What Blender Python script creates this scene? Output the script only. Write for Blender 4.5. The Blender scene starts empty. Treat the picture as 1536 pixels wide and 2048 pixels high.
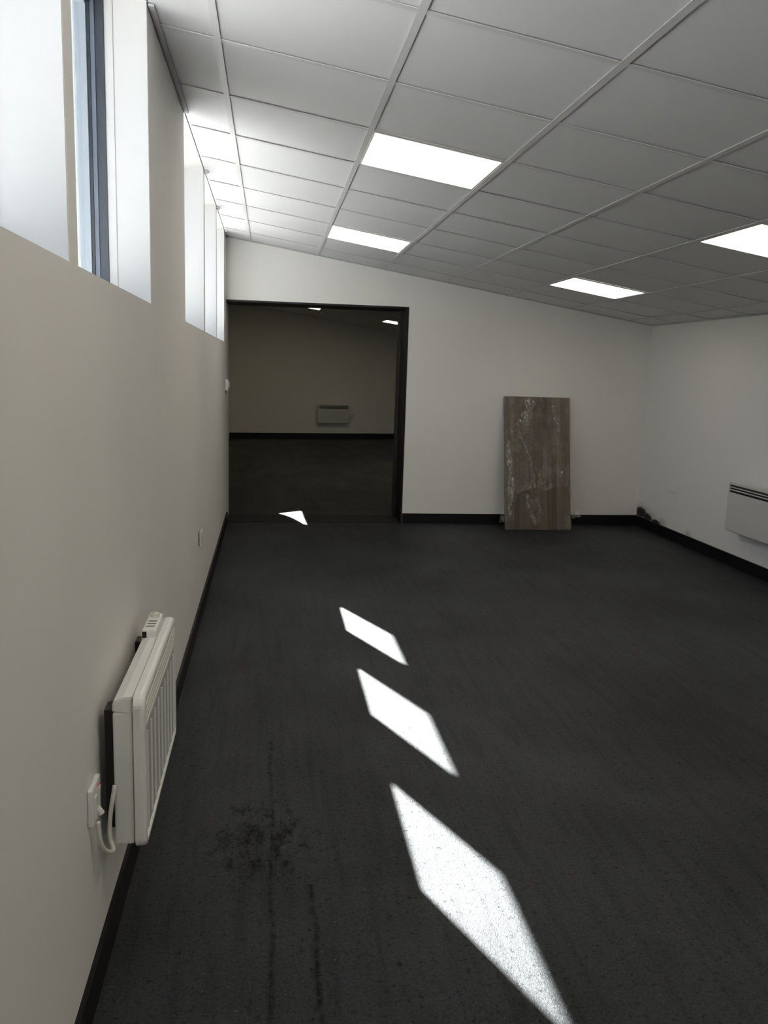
import bpy, bmesh, math, random
from mathutils import Vector, Matrix, noise
random.seed(7)
C = bpy.context.scene.collection
SC = bpy.context.scene
PI = math.pi

# ------------------------------------------------------------------ camera
F_PX, YAW, PITCH, ROLL = 1674.19, 0.1389, 0.1694, 0.0316
CAM = Vector((0.3899, 0.0, 1.4506))
fwd = Vector((math.sin(YAW)*math.cos(PITCH), math.cos(YAW)*math.cos(PITCH), -math.sin(PITCH)))
rgt = Vector((math.cos(YAW), -math.sin(YAW), 0)); up = rgt.cross(fwd)
r2 = math.cos(ROLL)*rgt + math.sin(ROLL)*up
u2 = -math.sin(ROLL)*rgt + math.cos(ROLL)*up
cd = bpy.data.cameras.new('camera'); cam = bpy.data.objects.new('camera', cd); C.objects.link(cam)
cd.sensor_fit = 'VERTICAL'; cd.sensor_height = 24.0; cd.lens = F_PX/2048*24.0
cd.clip_start = 0.02; cd.clip_end = 300
m3 = Matrix((r2, u2, -fwd)).transposed()
cam.matrix_world = Matrix.Translation(CAM) @ m3.to_4x4()
SC.camera = cam

# ------------------------------------------------------------------ sky, sun, exposure
SUN_DIR = Vector((0.508, -1.194, -1.0)).normalized()      # direction the light travels
SUN_E, SKY_S, PANEL_L, FAR_PANEL_L = 100.0, 0.26, 5.9, 5.2
w = bpy.data.worlds.new('sky'); SC.world = w; w.use_nodes = True
nt = w.node_tree; nt.nodes.clear()
sky = nt.nodes.new('ShaderNodeTexSky'); sky.sky_type = 'NISHITA'; sky.sun_disc = False
sky.sun_elevation = math.asin(-SUN_DIR.z)
sky.sun_rotation = math.atan2(-SUN_DIR.x, -SUN_DIR.y)
bg = nt.nodes.new('ShaderNodeBackground'); bg.inputs[1].default_value = SKY_S
wo = nt.nodes.new('ShaderNodeOutputWorld')
nt.links.new(sky.outputs[0], bg.inputs[0]); nt.links.new(bg.outputs[0], wo.inputs[0])
sd = bpy.data.lights.new('sun', 'SUN'); sd.energy = SUN_E; sd.angle = math.radians(0.53); sd.color = (1, .965, .91)
sun = bpy.data.objects.new('sun', sd); C.objects.link(sun); sun.location = (-4, 12, 9)
sun.rotation_euler = SUN_DIR.to_track_quat('-Z', 'Y').to_euler()
vs = SC.view_settings
vs.view_transform = 'Standard'; vs.look = 'None'; vs.gamma = 1; vs.use_curve_mapping = False; vs.exposure = -0.08
SC.cycles.use_denoising = True
SC.cycles.max_bounces = 7; SC.cycles.diffuse_bounces = 5; SC.cycles.glossy_bounces = 2
SC.cycles.adaptive_threshold = 0.05
SC.cycles.transparent_max_bounces = 10

# ------------------------------------------------------------------ materials
def mat(name, col, rough=.5, metal=0.0, spec=.5):
    m = bpy.data.materials.new(name); m.use_nodes = True
    b = m.node_tree.nodes['Principled BSDF']
    b.inputs['Base Color'].default_value = (*col, 1); b.inputs['Roughness'].default_value = rough
    b.inputs['Metallic'].default_value = metal; b.inputs['Specular IOR Level'].default_value = spec
    return m
class N:
    """small node-graph helper"""
    def __init__(s, m):
        s.t = m.node_tree; s.b = s.t.nodes['Principled BSDF']
        s.out = s.t.nodes['Material Output']
    def n(s, typ, **kw):
        x = s.t.nodes.new(typ)
        for k, v in kw.items(): setattr(x, k, v)
        return x
    def link(s, a, b): s.t.links.new(a, b)
    def coord(s, scale=(1,1,1), src='Object'):
        tc = s.n('ShaderNodeTexCoord'); mp = s.n('ShaderNodeMapping'); mp.inputs['Scale'].default_value = scale
        s.link(tc.outputs[src], mp.inputs[0]); return mp.outputs[0]
    def noise(s, vec, scale, detail=4, rough=.55):
        x = s.n('ShaderNodeTexNoise'); x.inputs['Scale'].default_value = scale
        x.inputs['Detail'].default_value = detail; x.inputs['Roughness'].default_value = rough
        s.link(vec, x.inputs['Vector']); return x.outputs['Fac']
    def ramp(s, fac, a, b, ca=(0,0,0), cb=(1,1,1)):
        x = s.n('ShaderNodeValToRGB'); e = x.color_ramp.elements
        e[0].position, e[1].position = a, b; e[0].color = (*ca, 1); e[1].color = (*cb, 1)
        s.link(fac, x.inputs[0]); return x.outputs[0]
    def mix(s, fac, a, b):
        x = s.n('ShaderNodeMix', data_type='RGBA')
        for sock, v in ((x.inputs[0], fac), (x.inputs[6], a), (x.inputs[7], b)):
            if isinstance(v, (int, float)): sock.default_value = v
            elif isinstance(v, tuple): sock.default_value = (*v, 1)
            else: s.link(v, sock)
        return x.outputs[2]
    def math(s, op, a, b=None, clamp=False):
        x = s.n('ShaderNodeMath', operation=op); x.use_clamp = clamp
        for i, v in enumerate((a, b)):
            if v is None: continue
            if isinstance(v, (int, float)): x.inputs[i].default_value = v
            else: s.link(v, x.inputs[i])
        return x.outputs[0]
    def bump(s, h, strength, dist):
        x = s.n('ShaderNodeBump'); x.inputs['Strength'].default_value = strength; x.inputs['Distance'].default_value = dist
        s.link(h, x.inputs['Height']); s.link(x.outputs[0], s.b.inputs['Normal'])

def wall_mat(name, col, bump=.12):
    m = mat(name, col, .62, spec=.3); g = N(m)
    v = g.coord()
    f = g.noise(v, 1.6, 3); c = g.mix(g.ramp(f, .35, .7), tuple(x*.965 for x in col), col)
    g.link(c, g.b.inputs['Base Color'])
    g.bump(g.noise(v, 130, 3), bump, .0015)
    return m
WALL = (.79, .775, .745)
M_wall = wall_mat('painted_plaster', WALL)
# right-hand wall: the same paint with black mould in the bottom corner
M_mould = mat('painted_plaster_mould', WALL, .62, spec=.3)
g = N(M_mould); v = g.coord()
sx = g.n('ShaderNodeSeparateXYZ'); g.link(v, sx.inputs[0])
def blob(cy, cz, ry, rz):
    a = g.math('DIVIDE', g.math('SUBTRACT', sx.outputs[1], cy), ry); b_ = g.math('DIVIDE', g.math('SUBTRACT', sx.outputs[2], cz), rz)
    d = g.math('ADD', g.math('MULTIPLY', a, a), g.math('MULTIPLY', b_, b_))
    return g.math('SUBTRACT', 1.0, d, clamp=True)
def add3(*xs):
    r = xs[0]
    for x in xs[1:]: r = g.math('MAXIMUM', r, x)
    return r
nz = g.noise(v, 60, 8, .8); nz2 = g.noise(v, 9, 4, .6)
core = add3(blob(7.70, .14, .17, .075), blob(7.36, .10, .13, .034), blob(7.55, .12, .14, .05))
halo = add3(blob(7.66, .12, .42, .15), blob(6.74, .10, .10, .075), blob(7.25, .11, .16, .08))
mc = g.ramp(g.math('ADD', g.math('MULTIPLY', core, .46), g.math('MULTIPLY', nz, 1.15)), .76, .86)
mh = g.math('MULTIPLY', g.ramp(g.math('ADD', g.math('MULTIPLY', halo, .6), g.math('MULTIPLY', nz2, .6)), .50, .95), .55)
c1 = g.mix(mh, WALL, (.30, .25, .17)); c2 = g.mix(mc, c1, (.012, .013, .011))
g.link(c2, g.b.inputs['Base Color'])
g.bump(g.math('ADD', g.noise(v, 130, 3), g.math('MULTIPLY', mh, 2.5)), .3, .002)

M_reveal = wall_mat('reveal_paint', (.70, .70, .705), .06)
M_tile = wall_mat('ceiling_tile_board', (.71, .71, .72), .10)
M_sill = mat('grey_sill_paint', (.70, .70, .70), .5)
M_tee = mat('ceiling_grid_metal', (.62, .62, .615), .42, spec=.4)
M_angle = mat('wall_angle_metal', (.55, .55, .56), .45)
M_black = mat('black_skirting_paint', (.004, .004, .005), .45, spec=.35)

def floor_mat(name, base, rough0, rough1, spec):
    m = mat(name, base, .45, spec=spec); g = N(m)
    v = g.coord(); vs_ = g.coord((1.0, .06, 1)); vf = g.coord((1, .25, 1))
    big = g.noise(v, 1.1, 5, .6); streak = g.noise(vs_, 26, 5, .65); fine = g.noise(v, 55, 5, .7)
    c = g.mix(g.ramp(big, .3, .72), tuple(x*.6 for x in base), tuple(x*1.35 for x in base))
    c = g.mix(g.math('MULTIPLY', g.ramp(streak, .42, .64), .35), c, tuple(x*.5 for x in base))
    c = g.mix(g.math('MULTIPLY', g.ramp(fine, .56, .68), .75), c, tuple(x*.35 for x in base))
    vor = g.n('ShaderNodeTexVoronoi'); vor.inputs['Scale'].default_value = 42; g.link(v, vor.inputs['Vector'])
    vn = g.noise(v, 5.0, 3)
    chip = g.math('MULTIPLY', g.ramp(vor.outputs['Distance'], .07, .13, (1,1,1), (0,0,0)), g.ramp(vn, .50, .58))
    c = g.mix(g.math('MULTIPLY', chip, .8), c, tuple(x*7 for x in base))
    # worn dark patch of scuffed paint near the window wall
    sx = g.n('ShaderNodeSeparateXYZ'); g.link(v, sx.inputs[0])
    a = g.math('DIVIDE', g.math('SUBTRACT', sx.outputs[0], .36), .24); b_ = g.math('DIVIDE', g.math('SUBTRACT', sx.outputs[1], 2.42), .34)
    d = g.math('SUBTRACT', 1.0, g.math('ADD', g.math('MULTIPLY', a, a), g.math('MULTIPLY', b_, b_)), clamp=True)
    vw = g.coord((1.0, .55, 1))
    wear = g.ramp(g.math('ADD', g.math('MULTIPLY', d, .20), g.math('MULTIPLY', g.noise(vw, 22, 7, .78), .95)), .62, .76)
    # two long dark roller marks running away from the viewer
    wob = g.math('MULTIPLY', g.math('SUBTRACT', g.noise(g.coord((.2, 1, 1)), 2.2, 5, .7), .5), .05)
    for x0_, ya, yb_ in ((.405, 1.4, 3.1), (.517, 1.5, 2.17)):
        dx = g.math('ABSOLUTE', g.math('ADD', g.math('SUBTRACT', sx.outputs[0], x0_), wob))
        ln = g.math('SUBTRACT', 1.0, g.math('DIVIDE', dx, .012), clamp=True)
        on = g.math('MULTIPLY', g.math('GREATER_THAN', sx.outputs[1], ya), g.math('LESS_THAN', sx.outputs[1], yb_))
        wear = g.math('MAXIMUM', wear, g.math('MULTIPLY', g.math('MULTIPLY', ln, on), g.ramp(g.noise(v, 40, 4), .3, .6)))
    c = g.mix(g.math('MULTIPLY', wear, .85), c, tuple(x*.2 for x in base))
    g.link(c, g.b.inputs['Base Color'])
    r = g.n('ShaderNodeMapRange'); r.inputs[3].default_value = rough0; r.inputs[4].default_value = rough1
    g.link(g.noise(vf, 3.2, 5, .65), r.inputs[0]); g.link(r.outputs[0], g.b.inputs['Roughness'])
    h = g.math('ADD', g.noise(v, 170, 4, .7), g.math('MULTIPLY', g.noise(v, 420, 2, .6), .6))
    h = g.math('ADD', h, g.math('MULTIPLY', chip, .8))
    h = g.math('SUBTRACT', h, g.math('MULTIPLY', wear, .8))
    # dust and scuffs change how much the paint shines
    sp = g.math('ADD', g.math('MULTIPLY', g.ramp(g.noise(v, 120, 5, .75), .30, .70), spec*.9), spec*.35)
    sp = g.math('MULTIPLY', sp, g.math('ADD', g.math('MULTIPLY', g.ramp(big, .30, .70), .55), .62))
    sp = g.math('MULTIPLY', sp, g.math('SUBTRACT', 1.0, g.math('MULTIPLY', wear, .75)))
    sp = g.math('MULTIPLY', sp, g.math('SUBTRACT', 1.0, g.math('MULTIPLY', g.ramp(streak, .48, .68), .28)))
    sp = g.math('MULTIPLY', sp, g.math('SUBTRACT', 1.0, g.math('MULTIPLY', g.ramp(fine, .56, .66), .7)))
    g.link(sp, g.b.inputs['Specular IOR Level'])
    g.b.inputs['Specular Tint'].default_value = (.90, .96, 1.0, 1)
    g.bump(h, .6, .0045)
    return m
M_floor = floor_mat('grey_floor_paint', (.0125, .0142, .0168), .46, .64, .85)
M_floor2 = floor_mat('worn_floor_paint', (.0165, .0155, .0135), .34, .60, .5)
M_thresh = floor_mat('threshold_paint', (.013, .013, .013), .45, .6, .4)

M_plastic = mat('white_plastic', (.80, .80, .78), .35)
M_heat = mat('white_enamel', (.78, .78, .75), .30)
M_heat2 = mat('cool_white_enamel', (.60, .605, .58), .38)
M_inset = mat('grey_enamel_inset', (.42, .42, .41), .4)
M_rib = mat('pale_enamel_rib', (.86, .86, .83), .3)
M_grille = mat('cream_grille', (.76, .76, .68), .4)
M_dark = mat('dark_gap', (.010, .010, .011), .6)
M_red = mat('red_neon_plastic', (.55, .05, .04), .3)
M_cable = mat('white_cable', (.70, .68, .63), .4)
M_screw = mat('screw_steel', (.6, .6, .58), .35, 1.0)
M_frame = mat('window_frame_grey', (.17, .20, .26), .35)
M_frame_d = mat('window_frame_dark_grey', (.055, .065, .085), .4)
M_frame_l = mat('window_sash_grey', (.42, .47, .53), .3)
M_ground = wall_mat('outside_asphalt', (.19, .19, .19))
M_lamp_frame = mat('lamp_frame_white', (.8, .8, .78), .4)
M_linen = mat('black_frame_paint', (.006, .007, .008), .42, spec=.3)
g = N(M_linen); v = g.coord(); g.bump(g.noise(v, 45, 4, .65), .8, .006)
M_stop = mat('dark_brown_stop', (.020, .018, .015), .5)
def emit(name, col, s):
    m = bpy.data.materials.new(name); m.use_nodes = True; t = m.node_tree; t.nodes.clear()
    e = t.nodes.new('ShaderNodeEmission'); e.inputs[0].default_value = (*col, 1); e.inputs[1].default_value = s
    o = t.nodes.new('ShaderNodeOutputMaterial'); t.links.new(e.outputs[0], o.inputs[0]); return m
M_lamp = emit('lit_diffuser', (1, .885, .72), PANEL_L)
M_lamp2 = emit('lit_diffuser_next_room', (1, .87, .62), FAR_PANEL_L)
# window glass: thin clear pane
M_glass = bpy.data.materials.new('window_glass'); M_glass.use_nodes = True
t = M_glass.node_tree; t.nodes.clear()
tr = t.nodes.new('ShaderNodeBsdfTransparent'); tr.inputs[0].default_value = (.94, .96, .96, 1)
gl = t.nodes.new('ShaderNodeBsdfGlossy'); gl.inputs['Roughness'].default_value = .02
ge = t.nodes.new('ShaderNodeNewGeometry'); dt = t.nodes.new('ShaderNodeVectorMath'); dt.operation = 'DOT_PRODUCT'
t.links.new(ge.outputs['Normal'], dt.inputs[0]); t.links.new(ge.outputs['Incoming'], dt.inputs[1])
def mth(op, a, b=None):
    x = t.nodes.new('ShaderNodeMath'); x.operation = op
    for i, v_ in enumerate((a, b)):
        if isinstance(v_, (int, float)): x.inputs[i].default_value = v_
        elif v_ is not None: t.links.new(v_, x.inputs[i])
    return x.outputs[0]
# Schlick reflectance of one face of the pane
fr_ = mth('ADD', mth('MULTIPLY', mth('POWER', mth('SUBTRACT', 1.0, mth('ABSOLUTE', dt.outputs['Value'])), 5.0), .96), .04)
mx = t.nodes.new('ShaderNodeMixShader'); o = t.nodes.new('ShaderNodeOutputMaterial')
t.links.new(fr_, mx.inputs[0]); t.links.new(tr.outputs[0], mx.inputs[1]); t.links.new(gl.outputs[0], mx.inputs[2]); t.links.new(mx.outputs[0], o.inputs[0])
# cling film
def film_mat(name, lo, hi, gloss_mix, sc_):
    m = bpy.data.materials.new(name); m.use_nodes = True; t = m.node_tree; t.nodes.clear()
    def nn(x): return t.nodes.new('ShaderNode'+x)
    tr = nn('BsdfTransparent'); tr.inputs[0].default_value = (.97, .97, .96, 1)
    gl = nn('BsdfGlossy'); gl.inputs['Roughness'].default_value = .24; gl.inputs[0].default_value = (.95, .93, .88, 1)
    df = nn('BsdfDiffuse'); df.inputs[0].default_value = (.72, .69, .62, 1)
    m1 = nn('MixShader'); m1.inputs[0].default_value = gloss_mix; m2 = nn('MixShader')
    tc = nn('TexCoord'); mp = nn('Mapping'); mp.inputs['Scale'].default_value = (1, 1, .6); t.links.new(tc.outputs['Object'], mp.inputs[0])
    nz = nn('TexNoise'); nz.inputs['Scale'].default_value = sc_; nz.inputs['Detail'].default_value = 6; nz.inputs['Roughness'].default_value = .65
    rp = nn('MapRange'); rp.inputs[1].default_value = .45; rp.inputs[2].default_value = .72; rp.inputs[3].default_value = lo; rp.inputs[4].default_value = hi
    vo = nn('TexVoronoi'); vo.feature = 'DISTANCE_TO_EDGE'; vo.inputs['Scale'].default_value = 26
    n2 = nn('TexNoise'); n2.inputs['Scale'].default_value = 30; n2.inputs['Detail'].default_value = 5
    ad = nn('VectorMath'); ad.operation = 'MULTIPLY_ADD'; ad.inputs[1].default_value = (.06, .06, .06)
    t.links.new(mp.outputs[0], nz.inputs['Vector']); t.links.new(mp.outputs[0], n2.inputs['Vector'])
    t.links.new(n2.outputs['Color'], ad.inputs[0]); t.links.new(mp.outputs[0], ad.inputs[2]); t.links.new(ad.outputs[0], vo.inputs['Vector'])
    bp = nn('Bump'); bp.inputs['Strength'].default_value = 1.0; bp.inputs['Distance'].default_value = .02
    t.links.new(vo.outputs['Distance'], bp.inputs['Height']); t.links.new(bp.outputs[0], gl.inputs['Normal'])
    t.links.new(nz.outputs['Fac'], rp.inputs[0]); t.links.new(rp.outputs[0], m2.inputs[0])
    t.links.new(gl.outputs[0], m1.inputs[1]); t.links.new(df.outputs[0], m1.inputs[2])
    t.links.new(tr.outputs[0], m2.inputs[1]); t.links.new(m1.outputs[0], m2.inputs[2])
    o = nn('OutputMaterial'); t.links.new(m2.outputs[0], o.inputs[0]); return m
M_film = film_mat('cling_film', .04, .20, .16, 11)
M_flap = film_mat('loose_cling_film', .12, .45, .35, 16)
M_fold = film_mat('gathered_cling_film', .16, .90, .25, 48)
# timber staves, tone differs from stave to stave
M_wood = mat('timber_stave', (.2, .15, .11), .55)
g = N(M_wood); oi = g.n('ShaderNodeObjectInfo'); v = g.coord((1, 1, .06))
gr = g.noise(v, 70, 5, .7)
c = g.mix(oi.outputs['Random'], (.085, .068, .053), (.165, .130, .100))
c = g.mix(g.math('MULTIPLY', g.ramp(gr, .42, .62), .35), c, (.06, .047, .036))
g.link(c, g.b.inputs['Base Color'])

# ------------------------------------------------------------------ mesh helpers
def obj(name, bm, m, parent=None, smooth=False, mats=None):
    me = bpy.data.meshes.new(name); bmesh.ops.recalc_face_normals(bm, faces=bm.faces); bm.to_mesh(me); bm.free()
    for x in (mats or [m]): me.materials.append(x)
    if smooth:
        for f in me.polygons: f.use_smooth = True
    o = bpy.data.objects.new(name, me); C.objects.link(o)
    if parent: o.parent = parent
    return o
def link_mesh(name, me, parent):
    o = bpy.data.objects.new(name, me); C.objects.link(o); o.parent = parent; return o
def box(bm, x0, x1, y0, y1, z0, z1):
    vs = [bm.verts.new(p) for p in ((x0,y0,z0),(x1,y0,z0),(x1,y1,z0),(x0,y1,z0),(x0,y0,z1),(x1,y0,z1),(x1,y1,z1),(x0,y1,z1))]
    for f in ((0,3,2,1),(4,5,6,7),(0,1,5,4),(1,2,6,5),(2,3,7,6),(3,0,4,7)): bm.faces.new([vs[i] for i in f])
def boxes(*bs):
    bm = bmesh.new()
    for b in bs: box(bm, *b)
    return bm
def bbox(b, bev, seg=2):
    bm = boxes(b); bmesh.ops.bevel(bm, geom=bm.edges[:], offset=bev, segments=seg, affect='EDGES', profile=.5); return bm
def prism(pts, a, b, axis):
    """polygon pts (2D) extruded along axis from a to b"""
    bm = bmesh.new()
    def P(p, h):
        return {'x': (h, p[0], p[1]), 'y': (p[0], h, p[1]), 'z': (p[0], p[1], h)}[axis]
    A = [bm.verts.new(P(p, a)) for p in pts]; B = [bm.verts.new(P(p, b)) for p in pts]
    bm.faces.new(A[::-1]); bm.faces.new(B)
    n = len(pts)
    for i in range(n): bm.faces.new((A[i], A[(i+1)%n], B[(i+1)%n], B[i]))
    return bm
def rrect(x0, x1, z0, z1, r, n=5):
    out = []
    for cx, cz, a0 in ((x1-r, z1-r, 0), (x0+r, z1-r, PI/2), (x0+r, z0+r, PI), (x1-r, z0+r, 1.5*PI)):
        for i in range(n+1):
            a = a0 + PI/2*i/n; out.append((cx+r*math.cos(a), cz+r*math.sin(a)))
    return out
def loft(loops):
    bm = bmesh.new(); V = [[bm.verts.new(p) for p in L] for L in loops]; n = len(V[0])
    for A, B in zip(V, V[1:]):
        for i in range(n): bm.faces.new((A[i], A[(i+1)%n], B[(i+1)%n], B[i]))
    bm.faces.new(V[0][::-1]); bm.faces.new(V[-1]); return bm
def tube(pts, r, n=10, sub=8):
    pts = [Vector(p) for p in pts]; P = []
    q = [pts[0]*2-pts[1]] + pts + [pts[-1]*2-pts[-2]]
    for i in range(1, len(q)-2):
        for k in range(sub):
            t = k/sub; a, b, c, d = q[i-1], q[i], q[i+1], q[i+2]
            P.append(.5*((2*b)+(c-a)*t+(2*a-5*b+4*c-d)*t*t+(3*b-a-3*c+d)*t**3))
    P.append(pts[-1]); loops = []; nrm = None
    for i, p in enumerate(P):
        tg = (P[min(i+1, len(P)-1)]-P[max(i-1, 0)]).normalized()
        if nrm is None: nrm = tg.orthogonal().normalized()
        nrm = (nrm - tg*nrm.dot(tg)).normalized(); bi = tg.cross(nrm)
        loops.append([p+r*(math.cos(2*PI*k/n)*nrm+math.sin(2*PI*k/n)*bi) for k in range(n)])
    return loft(loops)
def cyl(c, axis, r, h, n=16):
    c = Vector(c); ax = Vector(axis); a = ax.orthogonal().normalized(); b = ax.cross(a)
    return loft([[c+ax*t+r*(math.cos(2*PI*k/n)*a+math.sin(2*PI*k/n)*b) for k in range(n)] for t in (0, h)])
def struct(name, bm, m, label=None, parent=None):
    o = obj(name, bm, m, parent); o['kind'] = 'structure'
    if label: o['label'] = label
    return o
def empty(name, loc=(0,0,0), rot=(0,0,0)):
    o = bpy.data.objects.new(name, None); C.objects.link(o); o.location = loc; o.rotation_euler = rot; o.empty_display_size = .1; return o
def tag(o, label, cat, group=None):
    o['label'] = label; o['category'] = cat
    if group: o['group'] = group
    return o

# ------------------------------------------------------------------ room dimensions
D, W, YR = 7.7865, 4.0133, -3.40             # back wall, right wall, rear wall
H, S = 2.5517, .1545                          # sloping ceiling z = H - S*x
ZS, ZT = 1.6355, 2.5565                       # window sill and soffit
DX, DZ, DB = 1.648, 2.012, 8.245              # doorway width, height, back of the wall
WIN = [(-1.80, -.62), (-.56, .56), (.62, 1.768), (1.842, 2.925), (4.068, 5.218), (5.287, 6.372), (6.44, 7.442)]
XO = -.225                                    # outer face of the window wall
FX, FR, FY0, FY1, FH = -.40, 5.2, 16.93, 18.55, 2.607   # next room: left wall x, right wall x, end wall y at left / right
FSL = .14

# ------------------------------------------------------------------ setting
struct('floor', boxes((XO, W+.3, YR-.3, D+.01, -.12, 0)), M_floor, 'dark grey painted concrete floor')
struct('floor_next_room', boxes((FX-.12, FR+.3, 8.20, 19, -.12, 0)), M_floor2, 'dark worn floor beyond the doorway')
struct('trim_1', boxes((-.02, DX+.02, D+.013, 8.197, -.1, .003)), M_thresh, 'dark threshold strip in the doorway')
bs = [(XO, 0, YR-.3, D, -.1, ZS), (XO, 0, YR-.3, D+.2, ZT, 2.75)]
ys = [YR-.3] + [v for p in WIN for v in p] + [D]
for i in range(0, len(ys), 2): bs.append((XO, 0, ys[i], ys[i+1], ZS, ZT))
struct('wall_left', boxes(*bs), M_wall, 'off white window wall with high openings')
struct('wall_back', boxes((DX, W+.3, D, DB, -.1, 2.9), (-.05, DX, D, DB, DZ, 2.9), (XO, 0, D, DB, -.1, 2.75), (FX-.12, XO, DB-.1, DB, -.1, 2.72)), M_wall, 'off white end wall with doorway')
struct('wall_right', boxes((W, W+.3, YR-.3, D+.1, -.1, 2.4)), M_mould, 'off white wall with black mould in the corner')
struct('wall_rear', boxes((XO, W+.3, YR-.3, YR, -.1, 2.86)), M_wall, 'off white wall behind the viewer')
# skirtings
struct('baseboard_left', boxes((0, .012, YR, D, 0, .095)), M_black, 'black skirting below the windows')
struct('baseboard_back', boxes((DX+.006, W, D-.012, D, 0, .095)), M_black, 'black skirting of the end wall')
struct('baseboard_right', boxes((W-.012, W, YR, D, 0, .095)), M_black, 'black skirting of the mouldy wall')
struct('baseboard_rear', boxes((0, W, YR, YR+.012, 0, .095)), M_black)
# doorway lining
struct('trim_2', boxes((DX-.012, DX+.004, D-.003, DB, 0, DZ+.004)), M_linen, 'black painted jamb of the doorway')
struct('trim_3', boxes((0, DX-.012, D-.003, DB, DZ-.012, DZ+.004)), M_linen, 'black painted head of the doorway')
struct('trim_4', boxes((DX-.034, DX-.012, DB-.12, DB-.02, 0, DZ-.012)), M_stop, 'dark stop strip inside the doorway')
struct('trim_5', boxes((DX+.004, DX+.012, D-.004, D+.002, .0, DZ+.012)), mat('bead_white', (.72, .71, .68), .4), 'pale corner bead beside the doorway')

# next room
def fy(x): return FY0 + (FY1-FY0)*(x-FX)/(FR-FX)*.62
wb = prism([(FX-.12, fy(FX-.12)), (FR+.3, fy(FR+.3)), (FR+.3, fy(FR+.3)+.3), (FX-.12, fy(FX-.12)+.3)], -.1, 2.9, 'z')
struct('wall_next_room_end', wb, M_wall, 'dim off white end wall of the next room')
wb = prism([(FX, fy(FX)-.012), (FR, fy(FR)-.012), (FR, fy(FR)), (FX, fy(FX))], 0, .105, 'z')
struct('baseboard_next_room', wb, M_black, 'black skirting at the far end of the next room')
struct('wall_next_room_right', boxes((FR, FR+.3, DB-.1, 19, -.1, 2.9)), M_wall)
k = .508; q = 1.194
def sunhole(X, Y): s = (X-FX)/k; return (Y+q*s, s)
A, B_, C_, E_ = sunhole(.50, 8.265), sunhole(.738, 7.66), sunhole(.715, 8.42), sunhole(.612, 8.035)
z0, z1 = A[1]-.04, B_[1]+.02; y0, y1 = min(B_[0], A[0])-.03, C_[0]+.03
y1 += .35; z1 += .28; X_ = FX-.12
struct('wall_next_room_left', boxes((X_, FX, DB-.1, y0, -.1, 2.72), (X_, FX, y1, 19, -.1, 2.72), (X_, FX, y0, y1, -.1, z0), (X_, FX, y0, y1, z1, 2.72)), M_wall)
bp_ = empty('window_8'); bp_['kind'] = 'structure'; bp_['label'] = 'unseen added opening that shapes the doorway sun patch'  # added out of view: opening and masks cut to shape the doorway sun patch
pl = [(y0, z0), (y1, z0), (y1, C_[1]), (C_[0], C_[1]), A, E_, B_, (B_[0], z1), (y0, z1)]
obj('sun_mask', prism(pl, FX-.004, FX, 'x'), M_wall, bp_)
obj('sun_mask', prism([(B_[0], z1), (B_[0], B_[1]), (C_[0], C_[1]), (y1, C_[1]), (y1, z1)], FX-.004, FX, 'x'), M_wall, bp_)
fc = empty('ceiling_next_room', (0, 0, FH), (0, math.atan(FSL), 0)); fc['kind'] = 'structure'; fc['label'] = 'sloping ceiling of the next room'
obj('ceiling_board', boxes((FX-.12, FR+.4, DB-.1, 19, 0, .06)), M_tile, fc)

# outside ground
struct('ground', boxes((-40, XO-.02, -40, 60, -.5, -.35)), M_ground, 'pale yard outside the windows')

# ------------------------------------------------------------------ ceiling grid
AL = math.atan(S); CU = math.cos(AL)
ceil = empty('ceiling', (0, 0, H), (0, AL, 0)); ceil['kind'] = 'structure'; ceil['label'] = 'sloping suspended ceiling of square tiles'
obj('ceiling_deck', boxes((-.23, 4.5, YR-.3, D+.2, .05, .15)), M_tile, ceil)
U0 = .2068/CU; UW = W/CU; Y0 = 3.0886
us = [0.001] + [U0+.6*i for i in range(7)] + [UW]
yk = [k_ for k_ in range(-10, 8)]
yl = [YR] + [Y0+.6*k_ for k_ in yk] + [D]
LIGHTS = {(2, 1), (2, 5), (5, 1), (5, 5), (2, -3), (5, -3), (2, -7), (5, -7)}   # (column, k of the near edge)
cache = {}
def tile_mesh(a, b):
    key = (round(a, 3), round(b, 3))
    if key not in cache:
        bm = boxes((-a/2, a/2, -b/2, b/2, 0, .014))
        bmesh.ops.bevel(bm, geom=[e for e in bm.edges if all(v_.co.z < .001 for v_ in e.verts)], offset=.002, segments=1, affect='EDGES')
        me = bpy.data.meshes.new('ceiling_tile'); bmesh.ops.recalc_face_normals(bm, faces=bm.faces); bm.to_mesh(me); bm.free(); me.materials.append(M_tile); cache[key] = me
    return cache[key]
for i in range(len(us)-1):
    for j in range(len(yl)-1):
        kk = yk[j-1] if j else -11
        if (i, kk) in LIGHTS: continue
        a, b = us[i+1]-us[i]-.004, yl[j+1]-yl[j]-.004
        o = link_mesh('ceiling_tile', tile_mesh(a, b), ceil)
        o.location = ((us[i]+us[i+1])/2, (yl[j]+yl[j+1])/2, .0058+random.uniform(0, .0012))
        o.rotation_euler = (random.uniform(-1, 1)*.0012, random.uniform(-1, 1)*.0015, 0)
for u in us[1:-1]:
    o = obj('main_tee', boxes((u-.012, u+.012, YR, D, 0, .0034), (u-.001, u+.001, YR, D, .0034, .04)), M_tee, ceil)
ct = None
for j in range(1, len(yl)-1):
    for i in range(len(us)-1):
        a = us[i+1]-us[i]-.024
        if a < .02: continue
        o = obj('cross_tee', boxes((us[i]+.0125, us[i+1]-.0125, yl[j]-.012, yl[j]+.012, .0008, .0040)), M_tee, ceil)
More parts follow.
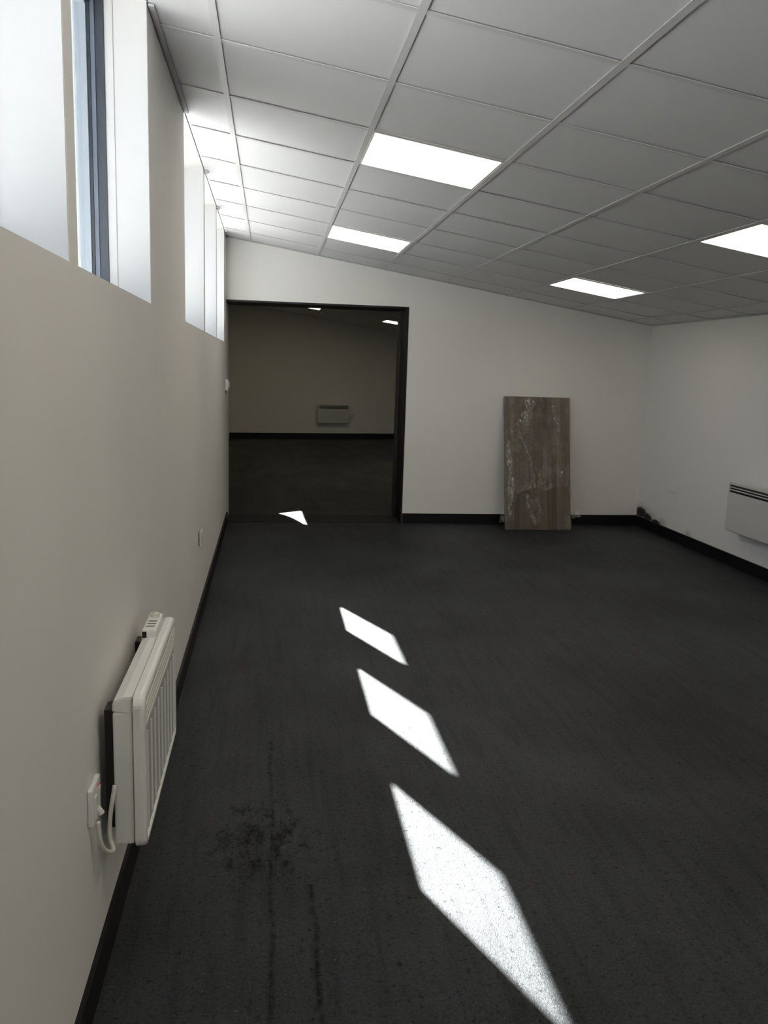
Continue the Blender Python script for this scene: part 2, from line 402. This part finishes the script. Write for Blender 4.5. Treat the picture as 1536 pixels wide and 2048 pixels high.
# perimeter angle, left wall only on the solid piers
ang = []
for i in range(0, len(ys), 2):
    o = obj('wall_angle', boxes((.001, .022, max(ys[i], YR)+.0, ys[i+1], -.004, .003), (.001, .004, max(ys[i], YR), ys[i+1], -.004, .03)), M_angle, ceil)
obj('wall_angle', boxes((UW-.022, UW-.001, YR, D, -.002, .003)), M_angle, ceil)
obj('wall_angle', boxes((.03, UW-.03, D-.020, D-.001, -.0012, .003)), M_tee, ceil)

def panel(col, kk, label, group='square LED ceiling panels'):
    uc = (us[col]+us[col+1])/2; yc = Y0+.6*kk+.3
    r = empty('ceiling_light', (uc*CU, yc, H-S*uc*CU), (0, AL, 0)); tag(r, label, 'ceiling light', group)
    a = .2865; b = .278
    obj('lamp_frame', boxes((-a, a, -a, -b, .001, .012), (-a, a, b, a, .001, .012), (-a, -b, -b, b, .001, .012), (b, a, -b, b, .001, .012)), M_lamp_frame, r)
    obj('diffuser', boxes((-b, b, -b, b, .003, .010)), M_lamp, r)
panel(2, 1, 'large bright LED panel in the ceiling nearest the camera on the window side')
panel(2, 5, 'bright LED panel in the ceiling close above the doorway')
panel(5, 1, 'bright LED panel cut off by the right edge of the picture')
panel(5, 5, 'bright LED panel in the ceiling above the wrapped board')
panel(2, -3, 'LED ceiling panel behind the camera on the window side')
panel(5, -3, 'LED ceiling panel behind the camera on the far side from the windows')
panel(2, -7, 'LED ceiling panel close to the rear wall on the window side')
panel(5, -7, 'LED ceiling panel close to the rear wall away from the windows')
def panel2(x, y, label):
    r = empty('ceiling_light', (x, y, FH-FSL*x), (0, math.atan(FSL), 0)); tag(r, label, 'ceiling light', 'LED panels of the next room')
    obj('lamp_frame', boxes((-.30, .30, -.30, -.28, -.012, -.001), (-.30, .30, .28, .30, -.012, -.001), (-.30, -.28, -.28, .28, -.012, -.001), (.28, .30, -.28, .28, -.012, -.001)), M_lamp_frame, r)
    obj('diffuser', boxes((-.28, .28, -.28, .28, -.010, -.002)), M_lamp2, r)
panel2(.96, 14.72, 'small lit LED panel at the top middle of the doorway')
panel2(2.63, 14.72, 'small lit LED panel at the right of the doorway head')

# ------------------------------------------------------------------ windows
for n, (a, b) in enumerate(WIN):
    r = empty('window_%d' % (n+1), (0, a, ZS)); r['kind'] = 'structure'
    r['label'] = ['high window far behind the viewer', 'high window behind the viewer', 'blown-out white window at the left edge', 'tall window showing its blue grey frame',
                  'first of the three far windows', 'middle one of the three far windows', 'last window beside the doorway wall'][n]
    L, h = b-a, ZT-ZS
    def ring(x0, x1, wd, e=0.0):
        return boxes((x0, x1, e, L-e, e, e+wd), (x0, x1, e, L-e, h-e-wd, h-e), (x0, x1, e, e+wd, e+wd, h-e-wd), (x0, x1, L-e-wd, L-e, e+wd, h-e-wd))
    obj('window_frame', ring(-.157, -.131, .012), M_frame_d, r)
    obj('glazing_bead', ring(-.171, -.158, .017), M_frame, r)
    obj('gasket', ring(-.180, -.172, .021), M_frame_d, r)
    obj('sash', ring(-.215, -.181, .030), M_frame_l, r)
    obj('pane', boxes((-.204, -.199, .026, L-.026, .026, h-.026)), M_glass, r)
    if n == 3:                                   # this one shows an open joint in its lining
        obj('jamb_board', boxes((-.130, -.105, L-.007, L, 0, h)), M_reveal, r)
        obj('jamb_board', boxes((-.102, -.001, L-.005, L, .0, h)), M_reveal, r)
    else:
        obj('jamb_board', boxes((-.130, -.001, L-.005, L, .0, h)), M_reveal, r)
    obj('jamb_board', boxes((-.130, -.001, 0, .005, .0, h)), M_reveal, r)
    obj('sill_board', boxes((-.130, -.001, .0055, L-.0055, -.002, .003)), M_sill, r)

# ------------------------------------------------------------------ convector heaters
def heater(loc, rz, label, kind, L=.65, h=.385):
    r = empty('convector_heater', loc, (0, 0, rz)); tag(r, label, 'heater', 'wall-mounted convector heaters')
    mt = M_heat if kind == 'ribbed' else M_heat2
    obj('bracket', boxes((L-.075, L-.024, .015, .034, .05, h-.040)), M_dark, r)
    obj('bracket', boxes((.022, .075, .0005, .034, .05, h-.060)), M_dark, r)
    cap = .04
    obj('body', bbox((.012, L-.012, .035, .080, .010, h-cap-.002), .006), mt, r)
    # top cap with sloped back
    pr = [(.035, h-cap), (.080, h-cap-.010), (.080, h-.006), (.060, h-.006), (.038, h-.016), (.035, h-.022)]
    bm = prism(pr, .012, L-.012, 'x'); bmesh.ops.bevel(bm, geom=[e for e in bm.edges if abs(e.verts[0].co.x-e.verts[1].co.x) < 1e-5], offset=.004, segments=2, affect='EDGES')
    obj('top_cap', bm, mt, r)
    obj('inner_core', boxes((.016, L-.016, .079, .084, .012, h-.012)), M_dark, r)
    def loop(i, y, rad): return [(p[0], y, p[1]) for p in rrect(i, L-i, i, h-i, max(rad-i, .004), 6)]
    R0 = .030 if kind == 'ribbed' else .018
    ls = [loop(.002, .0825, R0), loop(0, .0845, R0), loop(0, .098, R0), loop(.0015, .104, R0), loop(.005, .108, R0), (loop(.011, .110, R0))]
    if kind == 'ribbed': ls += [loop(.020, .110, R0), loop(.023, .105, R0)]
    fp = obj('front_panel', loft(ls), mt, r)
    if kind == 'ribbed':
        obj('inset_panel', boxes((.025, L-.025, .104, .1056, .025, h-.025)), M_inset, fp)
        for i in range(9):
            x = .055+i*(L-.11)/8
            obj('rib', bbox((x-.0022, x+.0022, .1045, .1095, .030, h-.105), .001, 1), M_rib, fp)
        obj('grille_backing', boxes((.034, L-.034, .1050, .1060, h-.088, h-.030)), M_dark, fp)
        for i in range(4):
            z = h-.086+i*.0155
            obj('slat', bbox((.030, L-.030, .1048, .1098, z, z+.0105), .0015, 1), M_grille, fp)
    else:
        obj('grille_backing', boxes((.030, L-.030, .109, .1108, h-.084, h-.026)), M_dark, fp)
        for z in (h-.0680, h-.0480):
            obj('slat', bbox((.030, L-.030, .1095, .1135, z, z+.0078), .001, 1), mt, fp)
    return r
ht = heater((0, 2.53, .305), -PI/2, 'white ribbed convector heater on the wall below the windows', 'ribbed')
# its control box on the top at the far end (a part of that heater)
cb = obj('control_box', bbox((.03, .20, .038, .078, .358, .400), .006), M_plastic, ht)
obj('dial', cyl((.065, .058, .400), (0, 0, 1), .014, .010), M_grille, cb)
obj('dial_mark', boxes((.064, .066, .048, .058, .410, .4108)), M_dark, cb)
for i, x in enumerate((.125, .150, .175)):
    obj('scale_mark', boxes((x-.015, x-.009, .046, .070, .4002, .4008)), M_dark, cb)
obj('vent', boxes((.197, .2005, .040, .052, .378, .396)), M_dark, cb)
obj('flex_cable', tube([(.652, .040, .17), (.662, .030, .10), (.660, .028, .045), (.668, .036, .020), (.685, .034, .022), (.712, .024, .045), (.728, .018, .085), (.732, .016, .125)], .0052), M_cable, ht, True)
heater((W, 5.34, .300), PI/2, 'flat white convector heater on the right wall near the mould', 'flat')
xh = 2.0; ah = math.atan2(fy(xh)-fy(xh-.67), .67)
heater((xh, fy(xh), .315), PI+ah, 'small distant convector heater seen through the doorway', 'flat', L=.67)

# ------------------------------------------------------------------ sockets and plates (local: x along wall, y out, z up)
def plate(name, loc, rz, label, cat, w_=.086, h_=.086, d=.010):
    r = empty(name, loc, (0, 0, rz)); tag(r, label, cat)
    f = obj('faceplate', bbox((-w_/2, w_/2, .0005, d, -h_/2, h_/2), .003), M_plastic, r)
    return r, f, d
r, f, d = plate('fused_spur', (0, 1.813, .475), -PI/2, 'white fused outlet with red neon feeding the ribbed heater', 'outlet', d=.012)
obj('rocker', bbox((-.026, -.008, d-.001, d+.004, .002, .026), .0015), M_plastic, f)
obj('neon', bbox((-.030, -.012, d-.001, d+.0028, .018, .028), .001), M_red, f)
obj('fuse_carrier', bbox((.006, .026, d-.001, d+.003, -.018, .018), .0015), M_plastic, f)
obj('cable_outlet', cyl((-.014, d-.002, -.026), (0, .55, -.835), .007, .018), M_plastic, f)
r, f, d = plate('wall_socket', (.006, 4.75, .472), -PI/2-.05, 'single white socket low on the wall between the ribbed heater and the doorway', 'socket', d=.012)
obj('gap_shadow_box', bbox((-.038, .038, -.0055, .0005, -.038, .038), .001, 1), M_dark, r)  # near-black filler, the gap shadow behind the plate put into its colour
obj('rocker', bbox((-.010, .006, d-.001, d+.004, .012, .030), .0015), M_plastic, f)
for x, z, a, b in ((0, .002, .003, .007), (-.012, -.018, .006, .0025), (.012, -.018, .006, .0025)):
    obj('pin_hole', boxes((x-a, x+a, d-.001, d+.0006, z-b, z+b)), M_dark, f)
r, f, d = plate('blank_plate', (W, 7.056, .482), PI/2, 'white blank plate above the mould on the right wall', 'wall plate', w_=.146, h_=.086, d=.012)
for x in (-.060, .060): obj('screw', cyl((x, d-.001, 0), (0, 1, 0), .004, .0015, 10), M_screw, f)
obj('embossed_mark', boxes((-.008, .008, d-.001, d+.0006, .006, .009)), M_plastic, f)
r, f, d = plate('light_switch', (0, 7.66, 1.267), -PI/2, 'white surface light switch at the left edge of the doorway', 'switch', h_=.096, d=.026)
obj('rocker', bbox((-.016, .016, d-.001, d+.009, -.020, .030), .002), M_plastic, f)
obj('conduit_stub', boxes((-.004, .004, .0005, .006, -.075, -.048)), M_dark, r)
r, f, d = plate('fused_spur', (2.085, fy(2.085), .505), PI+ah, 'tiny white outlet beside the distant heater in the next room', 'outlet', d=.012)
obj('rocker', bbox((-.020, -.004, d-.001, d+.004, -.010, .012), .0015), M_plastic, f)
obj('flex_cable', tube([(.0, .012, -.030), (.004, .016, -.07), (.03, .02, -.10), (.075, .03, -.14)], .0045), M_cable, r, True)

# ------------------------------------------------------------------ wrapped timber board leaning on the end wall
BW_, BT = .638, .040
yb, yt, zt = 7.475, 7.7475, 1.232
BL = math.hypot(yt-yb, zt); LEAN = math.atan2(yt-yb, zt)
br = empty('timber_board', (2.588, yb, 0.0), (-LEAN, 0, 0))
tag(br, 'film-wrapped timber worktop leaning upright against the end wall', 'board')
n = 14; sw = BW_/n
for i in range(n):
    cuts = [0.0] + sorted(random.uniform(.25, 1.0) for _ in range(random.choice((0, 1, 1)))) + [BL]
    for a, b in zip(cuts, cuts[1:]):
        obj('stave', bbox((i*sw+.0003, (i+1)*sw-.0003, 0, BT, a+.0003, b-.0003), .0012, 1), M_wood, br)
# film: front sheet with torn lower edge, wraps round both sides and the top
def cv(p): return ((p[0]-322)/818*BW_, (1910-p[1])/1705*BL)
poly = [cv(p) for p in ((290,190),(1172,190),(1160,900),(1150,1480),(1128,1440),(1082,1340),(1000,1352),(900,1372),(815,1412),(745,1462),(715,1490),(745,1580),(782,1745),(760,1800),(680,1852),(622,1765),(570,1660),(560,1560),(600,1470),(650,1432),(600,1395),(520,1425),(462,1472),(442,1540),(425,1620),(418,1805),(380,1790),(290,1800))]
def inside(x, y, P):
    c = False; j = len(P)-1
    for i in range(len(P)):
        (xi, yi), (xj, yj) = P[i], P[j]
        if (yi > y) != (yj > y) and x < (xj-xi)*(y-yi)/(yj-yi)+xi: c = not c
        j = i
    return c
def crk(x, z):
    p = Vector((x*6, z*6, 3.1)); q = Vector((x*26+z*9, z*14, 1.7)); s = Vector((x*70, z*55, .4))
    v1 = abs(noise.noise(p)); v2 = 1-abs(noise.noise(q)); v3 = 1-abs(noise.noise(s))
    return .003+.006*v1+.004*v2**3+.0025*v3**2*(.4+v1)
def film_sheet():
    bm = bmesh.new(); V = {}; NX, NZ = 120, 210; u0, u1, w0, w1 = -.024, BW_+.024, 0.02, BL+.016
    def vert(i, j):
        if (i, j) in V: return V[i, j]
        u = u0+(u1-u0)*i/NX; z = w0+(w1-w0)*j/NZ; dd = crk(u, z)
        if u < 0: P = (-.0015-dd*.9, -u-.006, z)
        elif u > BW_: P = (BW_+.0015+dd*.9, u-BW_-.006, z)
        else: P = (u, -.0012-dd, z)
        if z > BL: P = (P[0], P[1]+(z-BL)*1.4, BL+.002+dd*.5)
        V[i, j] = bm.verts.new(P); return V[i, j]
    for i in range(NX):
        for j in range(NZ):
            u = u0+(u1-u0)*(i+.5)/NX; z = w0+(w1-w0)*(j+.5)/NZ
            if inside(u+.006*noise.noise(Vector((z*25, u*25, 0))), z+.006*noise.noise(Vector((u*30, z*9, 5))), poly):
                bm.faces.new((vert(i, j), vert(i+1, j), vert(i+1, j+1), vert(i, j+1)))
    return bm
fm = obj('film_wrap', film_sheet(), M_film, br); fm['label'] = 'crinkled clear film torn open along the bottom'
def flap(pts, rows, seed):
    """loose triangular rag of film between two rails"""
    bm = bmesh.new(); A, B2 = pts; G = []
    for i in range(rows+1):
        t_ = i/rows; L = []
        for j in range(13):
            s = j/12
            a = Vector(A[0]).lerp(Vector(A[1]), t_); b = Vector(B2[0]).lerp(Vector(B2[1]), t_); p = a.lerp(b, s)
            p.y += .018*noise.noise(Vector((s*5+seed, t_*2, seed))) - .004
            p.x += .006*noise.noise(Vector((t_*7, s*7+seed, 2))); p.z += .012*noise.noise(Vector((s*6, t_*3, seed+4)))*(1 if t_ > .8 else .3)
            p.y = min(p.y, .07); L.append(bm.verts.new(p))
        G.append(L)
    for i in range(rows):
        for j in range(12): bm.faces.new((G[i][j], G[i][j+1], G[i+1][j+1], G[i+1][j]))
    return bm
def L3(px, py, y): u, z = cv((px, py)); return (u, y, z)
obj('film_flap', flap(((L3(1150,1400,.0),L3(1150,1760,.0)),(L3(1152,1440,.02),L3(1300,1740,.05))), 14, 1.3), M_flap, br)
obj('film_flap', flap(((L3(1040,1745,-.012),L3(1060,1880,-.02)),(L3(1115,1720,-.012),L3(1160,1885,-.03))), 10, 5.1), M_flap, br)
obj('film_flap', flap(((L3(300,1500,.0),L3(250,1815,.03)),(L3(322,1500,-.008),L3(330,1800,-.016))), 12, 8.4), M_flap, br)

def ribbon(pts, wd, amp, seed, off=.010):
    """a gathered, crumpled strip of film lying on the sheet; pts are (u, z) on the board face"""
    P = [Vector(cv(p)) for p in pts]; Q = []
    for a, b in zip(P, P[1:]):
        for k_ in range(14): Q.append(a.lerp(b, k_/14))
    Q.append(P[-1]); wd = wd/818*BW_; bm = bmesh.new(); G = []; NS = 16
    for i, p in enumerate(Q):
        tg = (Q[min(i+1, len(Q)-1)]-Q[max(i-1, 0)]).normalized(); nr = Vector((-tg.y, tg.x))
        wv = wd*(.65+.5*noise.noise(Vector((i*.12, seed, 0))))*min(1, .35+i/8, .35+(len(Q)-1-i)/8); L = []
        for j in range(NS+1):
            s_ = j/NS-.5; c_ = p+nr*(s_*wv+.15*wv*noise.noise(Vector((i*.2, seed+3, 1)))) 
            hgt = off+amp*abs(noise.noise(Vector((s_*9+seed, i*.16, seed))))+amp*.6*abs(noise.noise(Vector((s_*22, i*.42, seed+9))))-.5*amp*abs(s_)
            L.append(bm.verts.new((c_.x, -hgt, c_.y)))
        G.append(L)
    for i in range(len(Q)-1):
        for j in range(NS): bm.faces.new((G[i][j], G[i][j+1], G[i+1][j+1], G[i+1][j]))
    return bm
for sd_, (pts, wd, amp) in enumerate((
    (((645,225),(610,400),(550,520),(470,600)), 190, .022),
    (((324,700),(400,668),(480,640),(585,708)), 70, .018),
    (((470,610),(560,830),(630,1020),(670,1230),(692,1420)), 52, .018),
    (((440,1432),(560,1392),(690,1362),(860,1298),(1000,1205),(1130,1065)), 46, .016),
    (((690,1380),(735,1560),(782,1740)), 40, .016),
    (((905,270),(950,430),(985,560),(1000,680)), 80, .014),
    (((350,760),(372,1000),(395,1250),(370,1600),(365,1790)), 95, .014),
    (((600,1440),(585,1560),(640,1700),(690,1840)), 60, .014))):
    obj('film_fold', ribbon(pts, wd, amp, sd_*1.7+.3), M_fold, br)
edge = [(418,1800),(425,1620),(442,1540),(462,1472),(520,1425),(600,1395),(690,1372),(815,1405),(900,1372),(1000,1352),(1082,1340),(1128,1440),(1146,1560)]
obj('film_edge', tube([(cv(p)[0], -.010, cv(p)[1]) for p in edge], .0012, 5, 5), M_fold, br, True)
